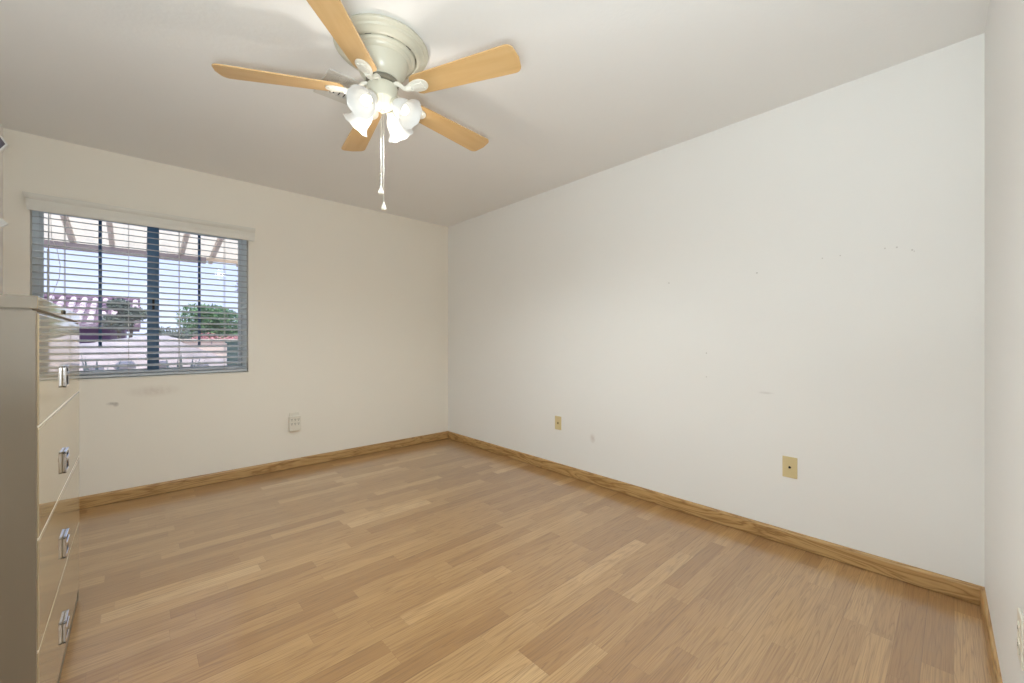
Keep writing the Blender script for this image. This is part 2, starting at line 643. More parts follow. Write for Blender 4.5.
# sill board
bm = bmesh.new()
bx(bm, WX0 + 0.001, WX1 - 0.001, YW - 0.004, YW + 0.075, WZ0, WZ0 + 0.008, 0.002)
fin(wl(bm), 'sill', M_WHITE, win)

# ------------------------------------------------------------------ blind
M_SLAT = plain('blind_slat_white', (192, 198, 205), 0.38)
M_CORD = plain('blind_cord', (205, 205, 205), 0.7)
blind = tag(empty('window_blind', (0.1, YW, WZ0)), 'open white horizontal slat blind with crown valance hanging in the window', 'blind')
def bl(b):
    bmesh.ops.translate(b, vec=Vector((-0.1, -YW, -WZ0)), verts=b.verts)
    return b
BY = YW + 0.030
ztop, zbot = WZ1 - 0.060, WZ0 + 0.045
ns = 25
bm = bmesh.new()
t = math.radians(14)
for i in range(ns):
    z = zbot + (ztop - zbot) * i / (ns - 1)
    tb = bmesh.new()
    prof = []
    for k in range(7):
        u = -1 + 2 * k / 6
        prof.append((u * 0.0245, 0.0022 * (1 - u * u) + 0.0018))
    for k in range(6, -1, -1):
        u = -1 + 2 * k / 6
        prof.append((u * 0.0245, 0.0022 * (1 - u * u) - 0.0018))
    for x in (WX0 + 0.008, WX1 - 0.008):
        pass
    A = [tb.verts.new((WX0 + 0.008, p, q)) for p, q in prof]
    B = [tb.verts.new((WX1 - 0.008, p, q)) for p, q in prof]
    for k in range(len(A)):
        j = (k + 1) % len(A)
        tb.faces.new((A[k], A[j], B[j], B[k]))
    tb.faces.new(A)
    tb.faces.new(B[::-1])
    join(bm, tb, Matrix.Translation((0, BY, z)) @ Matrix.Rotation(t, 4, 'X'))
fin(bl(bm), 'slats', M_SLAT, blind)
bm = bmesh.new()
bx(bm, WX0 + 0.008, WX1 - 0.008, BY - 0.025, BY + 0.025, WZ0 + 0.012, WZ0 + 0.030, 0.004)
fin(bl(bm), 'bottom_rail', M_SLAT, blind)
bm = bmesh.new()
bx(bm, WX0 + 0.004, WX1 - 0.004, BY - 0.028, BY + 0.028, WZ1 - 0.045, WZ1 - 0.002, 0.002)
fin(bl(bm), 'headrail', M_SLAT, blind)
# valance: crown profile, with returns to the wall
bm = bmesh.new()
vp = [(0.022, 1.953), (0.034, 1.953), (0.036, 1.975), (0.040, 1.992), (0.040, 2.022), (0.047, 2.030), (0.053, 2.042), (0.056, 2.056), (0.0005, 2.056), (0.0005, 2.040), (0.022, 2.040)]
vx0, vx1 = -0.478, 0.722
tb = bmesh.new()
A = [tb.verts.new((vx0 - d * 0.7, YW - d, z)) for d, z in vp]
B = [tb.verts.new((vx1 + d * 0.15, YW - d, z)) for d, z in vp]
tb.faces.new(A)
tb.faces.new(B[::-1])
for k in range(len(A)):
    j = (k + 1) % len(A)
    tb.faces.new((A[k], A[j], B[j], B[k]))
join(bm, tb)
fin(bl(bm), 'valance', plain('valance_white', (224, 221, 212), 0.4), blind)
for x in (-0.345, -0.035, 0.245, 0.53):
    bm = bmesh.new()
    for dy in (-0.026, 0.026):
        tube(bm, [(x, BY + dy, WZ0 + 0.03), (x, BY + dy, WZ1 - 0.04)], 0.0016, 6)
    for i in range(ns):
        z = zbot + (ztop - zbot) * i / (ns - 1) - 0.002
        tube(bm, [(x, BY - 0.026, z), (x, BY + 0.026, z)], 0.0009, 4)
    fin(bl(bm), 'ladder_cord', M_CORD, blind)
# tilt wand and looped pull cord on the left
bm = bmesh.new()
tube(bm, [(-0.412, BY - 0.034, WZ1 - 0.03), (-0.414, BY - 0.036, 1.10)], [0.0035, 0.0035], 6)
tube(bm, [(-0.414, BY - 0.036, 1.72), (-0.414, BY - 0.036, 1.30)], [0.005, 0.0055], 8)
fin(bl(bm), 'tilt_wand', plain('wand_clear', (196, 200, 208), 0.2), blind, True)
bm = bmesh.new()
pts = [(-0.405, BY - 0.034, WZ1 - 0.03), (-0.40, BY - 0.036, 1.80), (-0.375, BY - 0.037, 1.72), (-0.362, BY - 0.037, 1.62), (-0.366, BY - 0.037, 1.54), (-0.385, BY - 0.037, 1.47), (-0.40, BY - 0.037, 1.40), (-0.40, BY - 0.037, 1.22)]
tube(bm, pts, 0.0016, 6)
fin(bl(bm), 'pull_cord', M_CORD, blind, True)

# ------------------------------------------------------------------ ceiling fan
FX, FY, FZ = 0.8085, 1.730, 2.225
fan = tag(empty('ceiling_fan', (FX, FY, ZC)), 'white five-blade ceiling fan with maple blades and four lit tulip lights', 'ceiling fan')
M_FANW = plain('fan_white_enamel', (201, 198, 181), 0.28)
M_IRON_LIT = plain('iron_enamel_lit', (232, 229, 218), 0.3)  # lighter copy of the fan enamel, lamp glow put into the colour
M_BLADE = wood('maple_blade', (196, 158, 106), (203, 166, 114), (208, 173, 122), 0, 0.35, 0.8, 1.6)
def L(b):
    bmesh.ops.translate(b, vec=Vector((0, 0, -ZC)), verts=b.verts)
    return b
# stepped ceiling medallion
bm = bmesh.new()
lathe(bm, [(0, 2.4399), (0.186, 2.4399), (0.192, 2.434), (0.199, 2.427), (0.201, 2.419), (0.196, 2.413), (0.186, 2.410), (0.182, 2.402), (0.172, 2.398), (0.167, 2.390), (0.158, 2.386),
           (0.150, 2.387), (0.148, 2.396), (0.147, 2.404), (0, 2.404)], 72)
fin(L(bm), 'medallion', M_FANW, fan, True)
bm = bmesh.new()
lathe(bm, [(0, 2.403), (0.143, 2.403), (0.143, 2.386), (0.138, 2.379), (0.128, 2.376), (0.124, 2.368), (0.114, 2.363), (0.111, 2.350), (0.104, 2.328), (0.094, 2.308),
           (0.082, 2.294), (0.072, 2.284), (0, 2.284)], 72)
mh = fin(L(bm), 'motor_housing', M_FANW, fan, True)
for k in range(10):
    bm = bmesh.new()
    a = 2 * PI * k / 10 + 0.1
    M = Matrix.Rotation(a, 4, 'Z')
    bx(bm, 0.140, 0.1442, -0.014, 0.014, 2.390, 2.397, 0, M=M)
    fin(L(bm), 'vent_slot', M_DARK, mh)
bm = bmesh.new()
lathe(bm, [(0, 2.284), (0.064, 2.284), (0.070, 2.280), (0.070, 2.264), (0.066, 2.262), (0, 2.258)], 48)
fin(L(bm), 'flywheel', plain('flywheel_grey', (120, 115, 100), 0.5), fan, True)
bm = bmesh.new()
lathe(bm, [(0, 2.263), (0.054, 2.263), (0.064, 2.259), (0.067, 2.252), (0.066, 2.200), (0.059, 2.190), (0.050, 2.183), (0.046, 2.172), (0.030, 2.160), (0.012, 2.155), (0.010, 2.147), (0, 2.145)], 48)
fin(L(bm), 'switch_housing', M_FANW, fan, True)
# blades + irons
PH = math.radians(151.71)
PITCH = math.radians(-11)
def blade_poly():
    r0, r1 = 0.155, 0.648
    top, bot = [], []
    n = 14
    pts = []
    w0, w1 = 0.050, 0.066
    # root end (rounded), along +y edge to tip (rounded corners), back along -y edge
    for k in range(7):
        a = PI / 2 + PI * k / 6
        pts.append((r0 + 0.03 + 0.03 * math.cos(a), w0 * math.sin(a)))
    pts2 = []
    cr_ = 0.030
    for k in range(6):
        a = -PI / 2 + (PI / 2) * k / 5
        pts2.append((r1 - cr_ + cr_ * math.cos(a) - 0.004, -(w1 - cr_) + cr_ * math.sin(a)))
    pts2.append((r1 + 0.002, 0))
    for k in range(6):
        a = (PI / 2) * k / 5
        pts2.append((r1 - cr_ + cr_ * math.cos(a) - 0.004, (w1 - cr_) + cr_ * math.sin(a)))
    return pts + pts2
for k in range(5):
    a = PH + 2 * PI * k / 5
    R0 = Matrix.Translation((0, 0, FZ - ZC)) @ Matrix.Rotation(a, 4, 'Z')
    bm = bmesh.new()
    prism(bm, blade_poly(), 0, 0.006, bev=0.0015)
    bo = fin(bm, 'blade', M_BLADE, fan)
    bo.matrix_local = R0 @ Matrix.Rotation(PITCH, 4, 'X')
    # iron: curved arm from flywheel to a leaf-shaped pad under the blade
    bm = bmesh.new()
    arm = [(0.060, 0, 0.036), (0.082, 0, 0.032), (0.100, 0, 0.016), (0.120, 0, -0.002), (0.140, 0, -0.006), (0.160, 0, -0.005)]
    tube(bm, arm, [0.012, 0.010, 0.009, 0.009, 0.012, 0.014], 12)
    pad = []
    for q in range(28):
        th = 2 * PI * q / 28
        rr = 0.052
        pad.append((0.183 + rr * math.cos(th), (0.030 + 0.008 * math.cos(th)) * math.sin(th)))
    prism(bm, pad, -0.0065, 0.0, bev=0.002)
    pad2 = [(0.183 + 0.034 * math.cos(2 * PI * q / 20), 0.016 * math.sin(2 * PI * q / 20)) for q in range(20)]
    prism(bm, pad2, -0.011, -0.006, bev=0.002)
    for (sx, sy) in ((0.165, 0), (0.212, 0.014), (0.212, -0.014)):
        lathe(bm, [(0, -0.0125), (0.004, -0.0115), (0.0045, -0.006), (0, -0.005)], 10, Matrix.Translation((sx, sy, 0)))
    io = fin(bm, 'blade_iron', M_IRON_LIT, fan, True)
    io.matrix_local = R0 @ Matrix.Rotation(PITCH, 4, 'X')
# lights
def shade_mat():
    m, n, b = new_mat('frosted_shade_lit')
    b.inputs['Base Color'].default_value = s2l((206, 207, 205))
    b.inputs['Roughness'].default_value = 0.4
    b.inputs['Transmission Weight'].default_value = 0.0
    b.inputs['Emission Color'].default_value = (1.0, 0.97, 0.93, 1)
    b.inputs['Emission Strength'].default_value = 0.13
    out = n.nodes.get('Material Output')
    tl = n.nodes.new('ShaderNodeBsdfTranslucent')
    tl.inputs[0].default_value = (0.95, 0.94, 0.92, 1)
    mx = n.nodes.new('ShaderNodeMixShader')
    mx.inputs[0].default_value = 0.2
    n.links.new(b.outputs[0], mx.inputs[1])
    n.links.new(tl.outputs[0], mx.inputs[2])
    n.links.new(mx.outputs[0], out.inputs[0])
    return m
M_SHADE = shade_mat()
M_BULB = plain('bulb_lit', (255, 250, 240), 0.4, emit=(255, 246, 232), es=1.1)
M_BRASS = plain('socket_cream', (214, 200, 168), 0.35)
TILT = math.radians(39)
for j, az in enumerate((209, 299, 29, 119)):
    a = math.radians(az)
    zc = 2.178 - ZC
    base = Matrix.Rotation(a, 4, 'Z')
    bm = bmesh.new()
    # arm
    tube(bm, [(0.040, 0, 2.196 - ZC), (0.055, 0, 2.200 - ZC), (0.066, 0, 2.197 - ZC), (0.073, 0, 2.188 - ZC)], 0.008, 10)
    # local frame: +z along the shade axis (outward, down)
    MA = Matrix.Translation((0.062, 0, zc)) @ Matrix.Rotation(PI / 2 + TILT, 4, 'Y')
    lathe(bm, [(0, -0.006), (0.018, -0.006), (0.022, 0.0), (0.024, 0.016), (0.020, 0.018), (0, 0.018)], 24, MA)
    ao = fin(bm, 'lamp_arm', M_FANW, fan, True)
    ao.matrix_local = base
    bm = bmesh.new()
    outer = [(0.022, 0.010), (0.028, 0.020), (0.037, 0.034), (0.042, 0.050), (0.043, 0.064), (0.044, 0.078), (0.049, 0.090), (0.058, 0.101), (0.064, 0.106)]
    inner = [(0.060, 0.1045), (0.0550, 0.099), (0.0465, 0.089), (0.0415, 0.078), (0.0405, 0.064), (0.0395, 0.050), (0.0345, 0.034), (0.0255, 0.022), (0.020, 0.014)]
    nn = len(outer)
    def sc_(i, an, nn=nn):
        d = i if i < nn else (2 * nn - 1 - i)
        f = max(0, (d - 4) / 4.0)
        return (0.0011 * math.cos(8 * an) * f, 0.0014 * math.cos(8 * an) * f * f)
    lathe(bm, outer + inner, 64, MA, scallop=sc_)
    so = fin(bm, 'lamp_shade', M_SHADE, fan, True)
    so.matrix_local = base
    bm = bmesh.new()
    lathe(bm, [(0, 0.016), (0.012, 0.018), (0.013, 0.034), (0.020, 0.050), (0.0225, 0.062), (0.020, 0.074), (0.012, 0.083), (0, 0.086)], 24, MA)
    bo = fin(bm, 'bulb', M_BULB, fan, True)
    bo.matrix_local = base
light('fan_lamp', 'POINT', (FX, FY, 1.985), FAN_W, (1.0, 0.94, 0.86), size=0.03)
# most of their light leaves through the downward-facing shade mouths
fl = light('fan_lamp', 'SPOT', (FX, FY, 1.985), FAN_DOWN_W, (0.90, 0.98, 1.0))
fl.data.spot_size = math.radians(172)
fl.data.spot_blend = 0.6
fl.data.shadow_soft_size = 0.06
# pull chains
def chain(name, dx, dy, z0, z1, kink, drop):
    b = bmesh.new()
    tube(b, [(dx, dy, z0 - ZC), (dx, dy, z1 - ZC)], 0.0010, 5)
    n = int((z0 - z1) / 0.0085)
    for i in range(n):
        z = z0 - (i + 0.5) * (z0 - z1) / n
        lathe(b, [(0, 0.0016), (0.0016, 0), (0, -0.0016)], 6, Matrix.Translation((dx, dy, z - ZC)))
    if kink:
        lathe(b, [(0, 0.010), (0.003, 0.007), (0.0045, 0), (0.003, -0.005), (0, -0.006)], 10, Matrix.Translation((dx, dy, kink - ZC)))
    c = fin(b, name, M_FANW, fan, True)
    b = bmesh.new()
    lathe(b, [(0, 0.022), (0.003, 0.020), (0.005, 0.010), (0.010, -0.002), (0.012, -0.010), (0.009, -0.015), (0, -0.017)], 16, Matrix.Translation((dx, dy, z1 - 0.016 - ZC)))
    fin(b, 'pull_pendant', M_WPLAST, c, True)
cdir = Vector((-0.423, -0.906))
crt = Vector((0.906, -0.423))
c1 = cdir * 0.064 + crt * 0.006
c2 = cdir * 0.064 + crt * -0.005
chain('pull_chain', c1.x, c1.y, 2.235, 1.722, None, 0)
chain('pull_chain', c2.x, c2.y, 2.235, 1.790, 1.842, 0)

# ------------------------------------------------------------------ ceiling air register behind the fan
reg = tag(empty('air_register', (0.83, 2.16, ZC)), 'white ceiling air register with dark louvre slots behind the fan lights', 'vent')
M_REG = plain('register_white', (214, 212, 206), 0.4)
hx, hy = 0.145, 0.122
bm = bmesh.new()
bx(bm, -hx, hx, -hy, -hy + 0.022, -0.008, -0.0005, 0.002)
bx(bm, -hx, hx, hy - 0.050, hy, -0.008, -0.0005, 0.002)
bx(bm, -hx, -hx + 0.022, -hy + 0.0222, hy - 0.0502, -0.008, -0.0005, 0.001)
bx(bm, hx - 0.022, hx, -hy + 0.0222, hy - 0.0502, -0.008, -0.0005, 0.001)
bx(bm, -hx + 0.068, -hx + 0.076, -hy + 0.023, hy - 0.051, -0.009, -0.001, 0.001)
bx(bm, -hx + 0.02, hx - 0.02, -0.038, -0.030, -0.009, -0.001, 0.001)
fin(bm, 'register_frame', M_REG, reg)
bm = bmesh.new()
bx(bm, -hx + 0.01, hx - 0.01, -hy + 0.01, hy - 0.01, -0.0012, -0.0004)
fin(bm, 'duct_opening', M_GREYD, reg)
bm = bmesh.new()
for i in range(3):
    M = Matrix.Translation((-hx + 0.030 + i * 0.013, 0.01, -0.0068)) @ Matrix.Rotation(math.radians(-24), 4, 'Y')
    bx(bm, -0.0085, 0.0085, -0.040, 0.060, -0.0006, 0.0006, M=M)
for i in range(7):
    M = Matrix.Translation((-hx + 0.092 + i * 0.026, 0.01, -0.008)) @ Matrix.Rotation(math.radians(38), 4, 'Y')
    bx(bm, -0.009, 0.009, -0.040, 0.060, -0.0006, 0.0006, M=M)
for i in range(5):
    M = Matrix.Translation((0, -hy + 0.029 + i * 0.0125, -0.0068)) @ Matrix.Rotation(math.radians(8), 4, 'X')
    bx(bm, -hx + 0.022, hx - 0.022, -0.0066, 0.0066, -0.0006, 0.0006, M=M)
fin(bm, 'louvres', M_REG, reg)

# ------------------------------------------------------------------ filing cabinet
CX0, CX1, CY0, CY1, CZT = XL + 0.014, -0.178, 1.546, 2.581, 1.243
cab = tag(empty('filing_cabinet', (CX0, CY0, 0)), 'tall putty beige lateral filing cabinet with four glossy drawers', 'filing cabinet')
M_PUTTY_SHADE = plain('putty_enamel_shaded', (119, 106, 88), 0.35, bump=0.02, bscale=300)  # same enamel as the fronts, darkened to carry the side's shade
M_PUTTYG = plain('putty_gloss_front', (176, 160, 131), 0.04, spec=0.7)
def Lc(b):
    bmesh.ops.translate(b, vec=Vector((-CX0, -CY0, 0)), verts=b.verts)
    return b
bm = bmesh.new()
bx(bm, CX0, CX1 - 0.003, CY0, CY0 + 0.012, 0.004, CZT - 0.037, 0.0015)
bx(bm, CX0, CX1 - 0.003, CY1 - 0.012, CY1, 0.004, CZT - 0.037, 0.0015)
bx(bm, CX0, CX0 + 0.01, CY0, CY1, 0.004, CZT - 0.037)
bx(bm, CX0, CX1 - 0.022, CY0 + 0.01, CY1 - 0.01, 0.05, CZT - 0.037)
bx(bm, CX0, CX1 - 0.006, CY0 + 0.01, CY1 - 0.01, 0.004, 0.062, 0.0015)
fin(Lc(bm), 'cabinet_body', M_PUTTY_SHADE, cab)
bm = bmesh.new()
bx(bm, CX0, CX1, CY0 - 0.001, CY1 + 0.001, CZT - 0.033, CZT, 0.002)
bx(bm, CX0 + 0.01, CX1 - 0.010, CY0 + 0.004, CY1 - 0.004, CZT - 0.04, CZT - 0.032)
fin(Lc(bm), 'cabinet_top', [M_PUTTY_SHADE, M_PUTTYG], cab)
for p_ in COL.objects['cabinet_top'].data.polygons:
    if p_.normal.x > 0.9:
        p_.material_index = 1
bm = bmesh.new()
lathe(bm, [(0, 0), (0.007, 0), (0.007, 0.004), (0.005, 0.005), (0, 0.005)], 16, Matrix.Translation((CX1, 2.03, CZT - 0.017)) @ Matrix.Rotation(PI / 2, 4, 'Y'))
bx(bm, CX1 + 0.004, CX1 + 0.0058, 2.029, 2.031, CZT - 0.021, CZT - 0.013)
fin(Lc(bm), 'lock', M_DARK, cab)
gaps = [1.203, 0.915, 0.632, 0.350, 0.066]
M_GAP_GLINT = plain('gap_glint', (226, 218, 198), 0.4)  # light caught on drawer edges, put in as pale strips in the gaps
for gz in gaps[1:4]:
    bm = bmesh.new()
    bx(bm, CX1 - 0.021, CX1 - 0.0015, CY0 + 0.013, CY1 - 0.013, gz - 0.0026, gz + 0.0026)
    fin(Lc(bm), 'gap_glint_strip', M_GAP_GLINT, cab)
for i in range(4):
    zt, zb = gaps[i] - 0.003, gaps[i + 1] + 0.003
    bm = bmesh.new()
    bx(bm, CX1 - 0.020, CX1, CY0 + 0.014, CY1 - 0.014, zb, zt, 0.003)
    dr = fin(Lc(bm), 'drawer', M_PUTTYG, cab)
    hz = (zt + zb) / 2 - 0.048
    hyc = 2.050
    b = bmesh.new()
    # chrome frame plate with a lever pull across a dark recess
    x0 = CX1
    bx(b, x0, x0 + 0.009, hyc - 0.044, hyc + 0.044, hz + 0.028, hz + 0.036, 0.002)
    bx(b, x0, x0 + 0.009, hyc - 0.044, hyc + 0.044, hz - 0.036, hz - 0.028, 0.002)
    bx(b, x0, x0 + 0.009, hyc - 0.044, hyc - 0.036, hz - 0.036, hz + 0.036, 0.002)
    bx(b, x0, x0 + 0.009, hyc + 0.036, hyc + 0.044, hz - 0.036, hz + 0.036, 0.002)
    bx(b, x0 + 0.003, x0 + 0.011, hyc - 0.038, hyc + 0.038, hz + 0.002, hz + 0.016, 0.003)
    ho = fin(Lc(b), 'drawer_pull', M_CHROME, dr)
    ho['label'] = 'chrome drawer pull'
    b = bmesh.new()
    bx(b, x0 + 0.0003, x0 + 0.002, hyc - 0.036, hyc + 0.036, hz - 0.028, hz + 0.028)
    # dark finger recess behind the lever
    fin(Lc(b), 'pull_recess', M_DARK, dr)

# ------------------------------------------------------------------ wall plates
def plate(name, label, M, mat, kind, group=None):
    """built facing +y in local space, centre at origin, then placed with M"""
    e = empty(name)
    e.matrix_world = M
    tag(e, label, 'outlet plate', group)
    b = bmesh.new()
    bx(b, -0.035, 0.035, 0, 0.005, -0.0575, 0.0575, 0.0022)
    fin(b, 'face_plate', mat, e)
    for z in ((-0.042, 0.042) if kind != 'duplex' else (0,)):
        b = bmesh.new()
        lathe(b, [(0, 0.0015), (0.003, 0.001), (0.0034, 0), (0, 0)], 12, Matrix.Translation((0, 0.005, z)) @ Matrix.Rotation(-PI / 2, 4, 'X'))
        fin(b, 'screw', mat, e)
    if kind == 'coax':
        b = bmesh.new()
        lathe(b, [(0, 0.001), (0.0065, 0.001), (0.0065, 0)], 18, Matrix.Translation((0, 0.0052, 0)) @ Matrix.Rotation(-PI / 2, 4, 'X'))
        fin(b, 'jack', M_DARK, e)
        b = bmesh.new()
        lathe(b, [(0.007, 0), (0.012, 0), (0.012, 0.002), (0.007, 0.002), (0.007, 0)], 24, Matrix.Translation((0, 0.005, 0)) @ Matrix.Rotation(-PI / 2, 4, 'X'))
        fin(b, 'jack_collar', mat, e)
    if kind == 'phone':
        b = bmesh.new()
        bx(b, -0.008, 0.008, 0.005, 0.0065, -0.010, 0.008, 0.0005)
        fin(b, 'jack', plain('jack_tan', (120, 105, 60), 0.5), e)
    if kind == 'duplex':
        b = bmesh.new()
        for z in (0.020, -0.020):
            bx(b, -0.016, 0.016, 0.004, 0.007, z - 0.014, z + 0.014, 0.003)
        fin(b, 'receptacle', mat, e)
        for z in (0.020, -0.020):
            b = bmesh.new()
            bx(b, -0.007, -0.005, 0.0068, 0.0073, z - 0.003, z + 0.006)
            bx(b, 0.005, 0.007, 0.0068, 0.0073, z - 0.003, z + 0.006)
            fin(b, 'contact_slots', M_DARK, e)
    return e
RR = Matrix.Rotation(PI / 2, 4, 'Z')       # +y -> -x
plate('coax_plate', 'ivory wall plate with a dark round cable jack, nearer on the right wall', Matrix.Translation((XR, 0.621, 0.431)) @ RR, M_CREAM, 'coax')
plate('phone_plate', 'small ivory phone jack plate on the right wall near the far corner', Matrix.Translation((XR, 2.302, 0.425)) @ RR, M_CREAM, 'phone')
xo = 1.530
ang = math.atan(0.0205)
plate('outlet_plate', 'white outlet plate low at the right edge, partly out of frame', Matrix.Translation((xo, y3(xo), 0.432)) @ Matrix.Rotation(ang, 4, 'Z'), M_WPLAST, 'duplex')
# six-way adapter plugged into the outlet under the window
R180 = Matrix.Rotation(PI, 4, 'Z')
ad = empty('outlet_adapter')
ad.matrix_world = Matrix.Translation((1.036, YW, 0.405)) @ R180
tag(ad, 'white six-socket plug-in adapter on the wall right of the window', 'outlet adapter')
bm = bmesh.new()
bx(bm, -0.040, 0.040, 0, 0.006, -0.040, 0.085, 0.002)
fin(bm, 'face_plate', M_WPLAST, ad)
bm = bmesh.new()
poly = []
for (cx_, cz_, a0) in ((0.034, -0.058, -90), (0.040, 0.048, 0), (-0.040, 0.048, 90), (-0.034, -0.058, 180)):
    rad = 0.014 if cz_ < 0 else 0.008
    for q in range(6):
        aa = math.radians(a0 + 18 * q)
        poly.append((cx_ + rad * math.cos(aa), cz_ + rad * math.sin(aa)))
prism(bm, poly, -0.034, -0.006, Matrix.Rotation(-PI / 2, 4, 'X') @ Matrix.Scale(-1, 4, (0, 1, 0)) @ Matrix.Scale(-1, 4, (0, 0, 1)), bev=0.003)
fin(bm, 'adapter_body', M_WPLAST, ad)
bm = bmesh.new()
for cx_ in (-0.027, 0.0, 0.027):
    for cz_ in (0.026, -0.010):
        bx(bm, cx_ - 0.006, cx_ - 0.003, 0.0335, 0.0345, cz_ - 0.002, cz_ + 0.007)
        bx(bm, cx_ + 0.003, cx_ + 0.006, 0.0335, 0.0345, cz_ - 0.002, cz_ + 0.007)
        lathe(bm, [(0, 0.0005), (0.0026, 0.0005), (0.0026, 0)], 10, Matrix.Translation((cx_, 0.034, cz_ - 0.009)) @ Matrix.Rotation(-PI / 2, 4, 'X'))
fin(bm, 'contact_slots', plain('slot_brown', (70, 58, 44), 0.6), ad)

# ------------------------------------------------------------------ two diamond ornaments on the left wall
M_ORN = plain('ornament_grey', (112, 106, 118), 0.35)
M_ORNW = plain('ornament_white', (238, 238, 236), 0.3)
def diamond(name, label, x_tip, y, z, w2, h2, rim, core):
    e = tag(empty(name, (XL, y, z)), label, 'wall ornament')
    cx_ = x_tip - XL - w2
    def pl(s):
        return [(cx_ + w2 * s, 0), (cx_, h2 * s), (cx_ - w2 * s, 0), (cx_, -h2 * s)]
    MR = Matrix.Rotation(PI / 2, 4, 'X')
    b = bmesh.new()
    o_, i_ = pl(1.0), pl(rim)
    for k in range(4):
        k2 = (k + 1) % 4
        prism(b, [o_[k], o_[k2], i_[k2], i_[k]], -0.012, 0.012, MR)
    fin(b, 'rim', M_ORNW, e)
    b = bmesh.new()
    prism(b, pl(rim * 1.02), -0.008, 0.006, MR)
    fin(b, 'face', core, e)
    b = bmesh.new()
    tube(b, [(0.0, 0.010, 0), (cx_, 0.014, 0)], 0.006, 8)
    fin(b, 'mounting_arm', M_ORNW, e)
diamond('diamond_ornament', 'grey diamond wall ornament with white rim, upper one at the left edge', -0.524, 3.60, 2.225, 0.064, 0.112, 0.86, M_ORN)
diamond('diamond_ornament', 'small white diamond wall ornament, lower one at the left edge', -0.524, 3.60, 1.785, 0.056, 0.058, 0.45, M_DARK)

# ------------------------------------------------------------------ outdoors
M_GRAVEL = plain('desert_gravel', (178, 166, 168), 0.95, bump=0.8, bscale=30, var=0.38, vscale=3.5)
M_CONC = plain('patio_concrete', (226, 218, 208), 0.9, var=0.06)
bm = bmesh.new()
bx(bm, -30, 30, YW + TH, 60, -0.35, -0.12)
struct(fin(bm, 'ground', M_GRAVEL), 'pale desert yard outside the window', 'ground')
bm = bmesh.new()
bx(bm, -3.2, 3.6, YW + TH, 7.3, -0.12, -0.04, 0.005)
struct(fin(bm, 'patio_slab', M_CONC), 'concrete patio slab outside the window', 'patio')
# patio cover
M_COVER = plain('cover_deck_cream', (248, 238, 222), 0.7, var=0.05)
M_RAFT = plain('cover_rafter', (198, 184, 172), 0.7, var=0.08)
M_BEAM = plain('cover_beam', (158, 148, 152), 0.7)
cov = tag(empty('patio_cover', (0, YW + TH, -0.04)), 'cream patio cover on rafters seen at the top of the window', 'patio cover')
def Lv(b):
    bmesh.ops.translate(b, vec=Vector((0, -(YW + TH), 0.04)), verts=b.verts)
    return b
bm = bmesh.new()
NC = 160
row0, row1 = [], []
for i in range(NC + 1):                      # shallow corrugated sheet
    x = -3.2 + 6.8 * i / NC
    dz = 0.012 * math.sin(i * PI / 2)
    row0.append(bm.verts.new((x, YW + TH, 2.815 + dz)))
    row1.append(bm.verts.new((x, 7.35, 2.305 + dz)))
for i in range(NC):
    bm.faces.new((row0[i], row0[i + 1], row1[i + 1], row1[i]))
fin(Lv(bm), 'cover_deck', M_COVER, cov)
for i in range(-8, 11):
    x = -0.21 + i * 0.335
    if x < -3.1 or x > 3.5:
        continue
    b = bmesh.new()
    prism(b, [(YW + TH + 0.01, 2.73), (7.3, 2.228), (7.3, 2.299), (YW + TH + 0.01, 2.801)], x - 0.022, x + 0.022,
          Matrix(((0, 0, 1, 0), (1, 0, 0, 0), (0, 1, 0, 0), (0, 0, 0, 1))))
    fin(Lv(b), 'rafter', M_RAFT, cov)
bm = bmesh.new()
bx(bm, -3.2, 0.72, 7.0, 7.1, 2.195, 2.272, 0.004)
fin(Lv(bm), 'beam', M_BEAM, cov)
bm = bmesh.new()
bx(bm, 0.72, 3.6, 7.0, 7.08, 2.235, 2.272, 0.004)
fin(Lv(bm), 'beam', M_COVER, cov)
for x in (-3.1, 3.5):
    b = bmesh.new()
    bx(b, x - 0.05, x + 0.05, 7.0, 7.1, -0.04, 2.22, 0.004)
    fin(Lv(b), 'post', M_RAFT, cov)

# the deck panels are translucent sheet: daylight glows through them
_n = M_COVER.node_tree
_b = _n.nodes['Principled BSDF']
_o = _n.nodes['Material Output']
_t = _n.nodes.new('ShaderNodeBsdfTranslucent')
_t.inputs[0].default_value = s2l((250, 236, 216))
_m = _n.nodes.new('ShaderNodeMixShader')
_m.inputs[0].default_value = 0.5
_n.links.new(_b.outputs[0], _m.inputs[1])
_n.links.new(_t.outputs[0], _m.inputs[2])
_n.links.new(_m.outputs[0], _o.inputs[0])

# block garden wall
def block_mat():
    m, n, b = new_mat('block_masonry')
    t = n.nodes.new('ShaderNodeTexCoord')
    mp = n.nodes.new('ShaderNodeMapping')
    mp.inputs['Rotation'].default_value = (PI / 2, 0, 0)
    n.links.new(t.outputs['Object'], mp.inputs[0])
    br = n.nodes.new('ShaderNodeTexBrick')
    br.inputs['Color1'].default_value = s2l((222, 200, 190))
    br.inputs['Color2'].default_value = s2l((232, 214, 204))
    br.inputs['Mortar'].default_value = s2l((176, 160, 160))
    br.inputs['Scale'].default_value = 1.0
    br.inputs['Mortar Size'].default_value = 0.012
    br.inputs['Brick Width'].default_value = 0.40
    br.inputs['Row Height'].default_value = 0.15
    n.links.new(mp.outputs[0], br.inputs['Vector'])
    n.links.new(br.outputs['Color'], b.inputs['Base Color'])
    b.inputs['Roughness'].default_value = 0.9
    return m
bm = bmesh.new()
bx(bm, 0.30, 7.0, 9.0, 9.2, -0.12, 1.10)
bx(bm, 0.28, 7.0, 8.98, 9.22, 1.10, 1.15, 0.008)
o = fin(bm, 'garden_wall', block_mat())
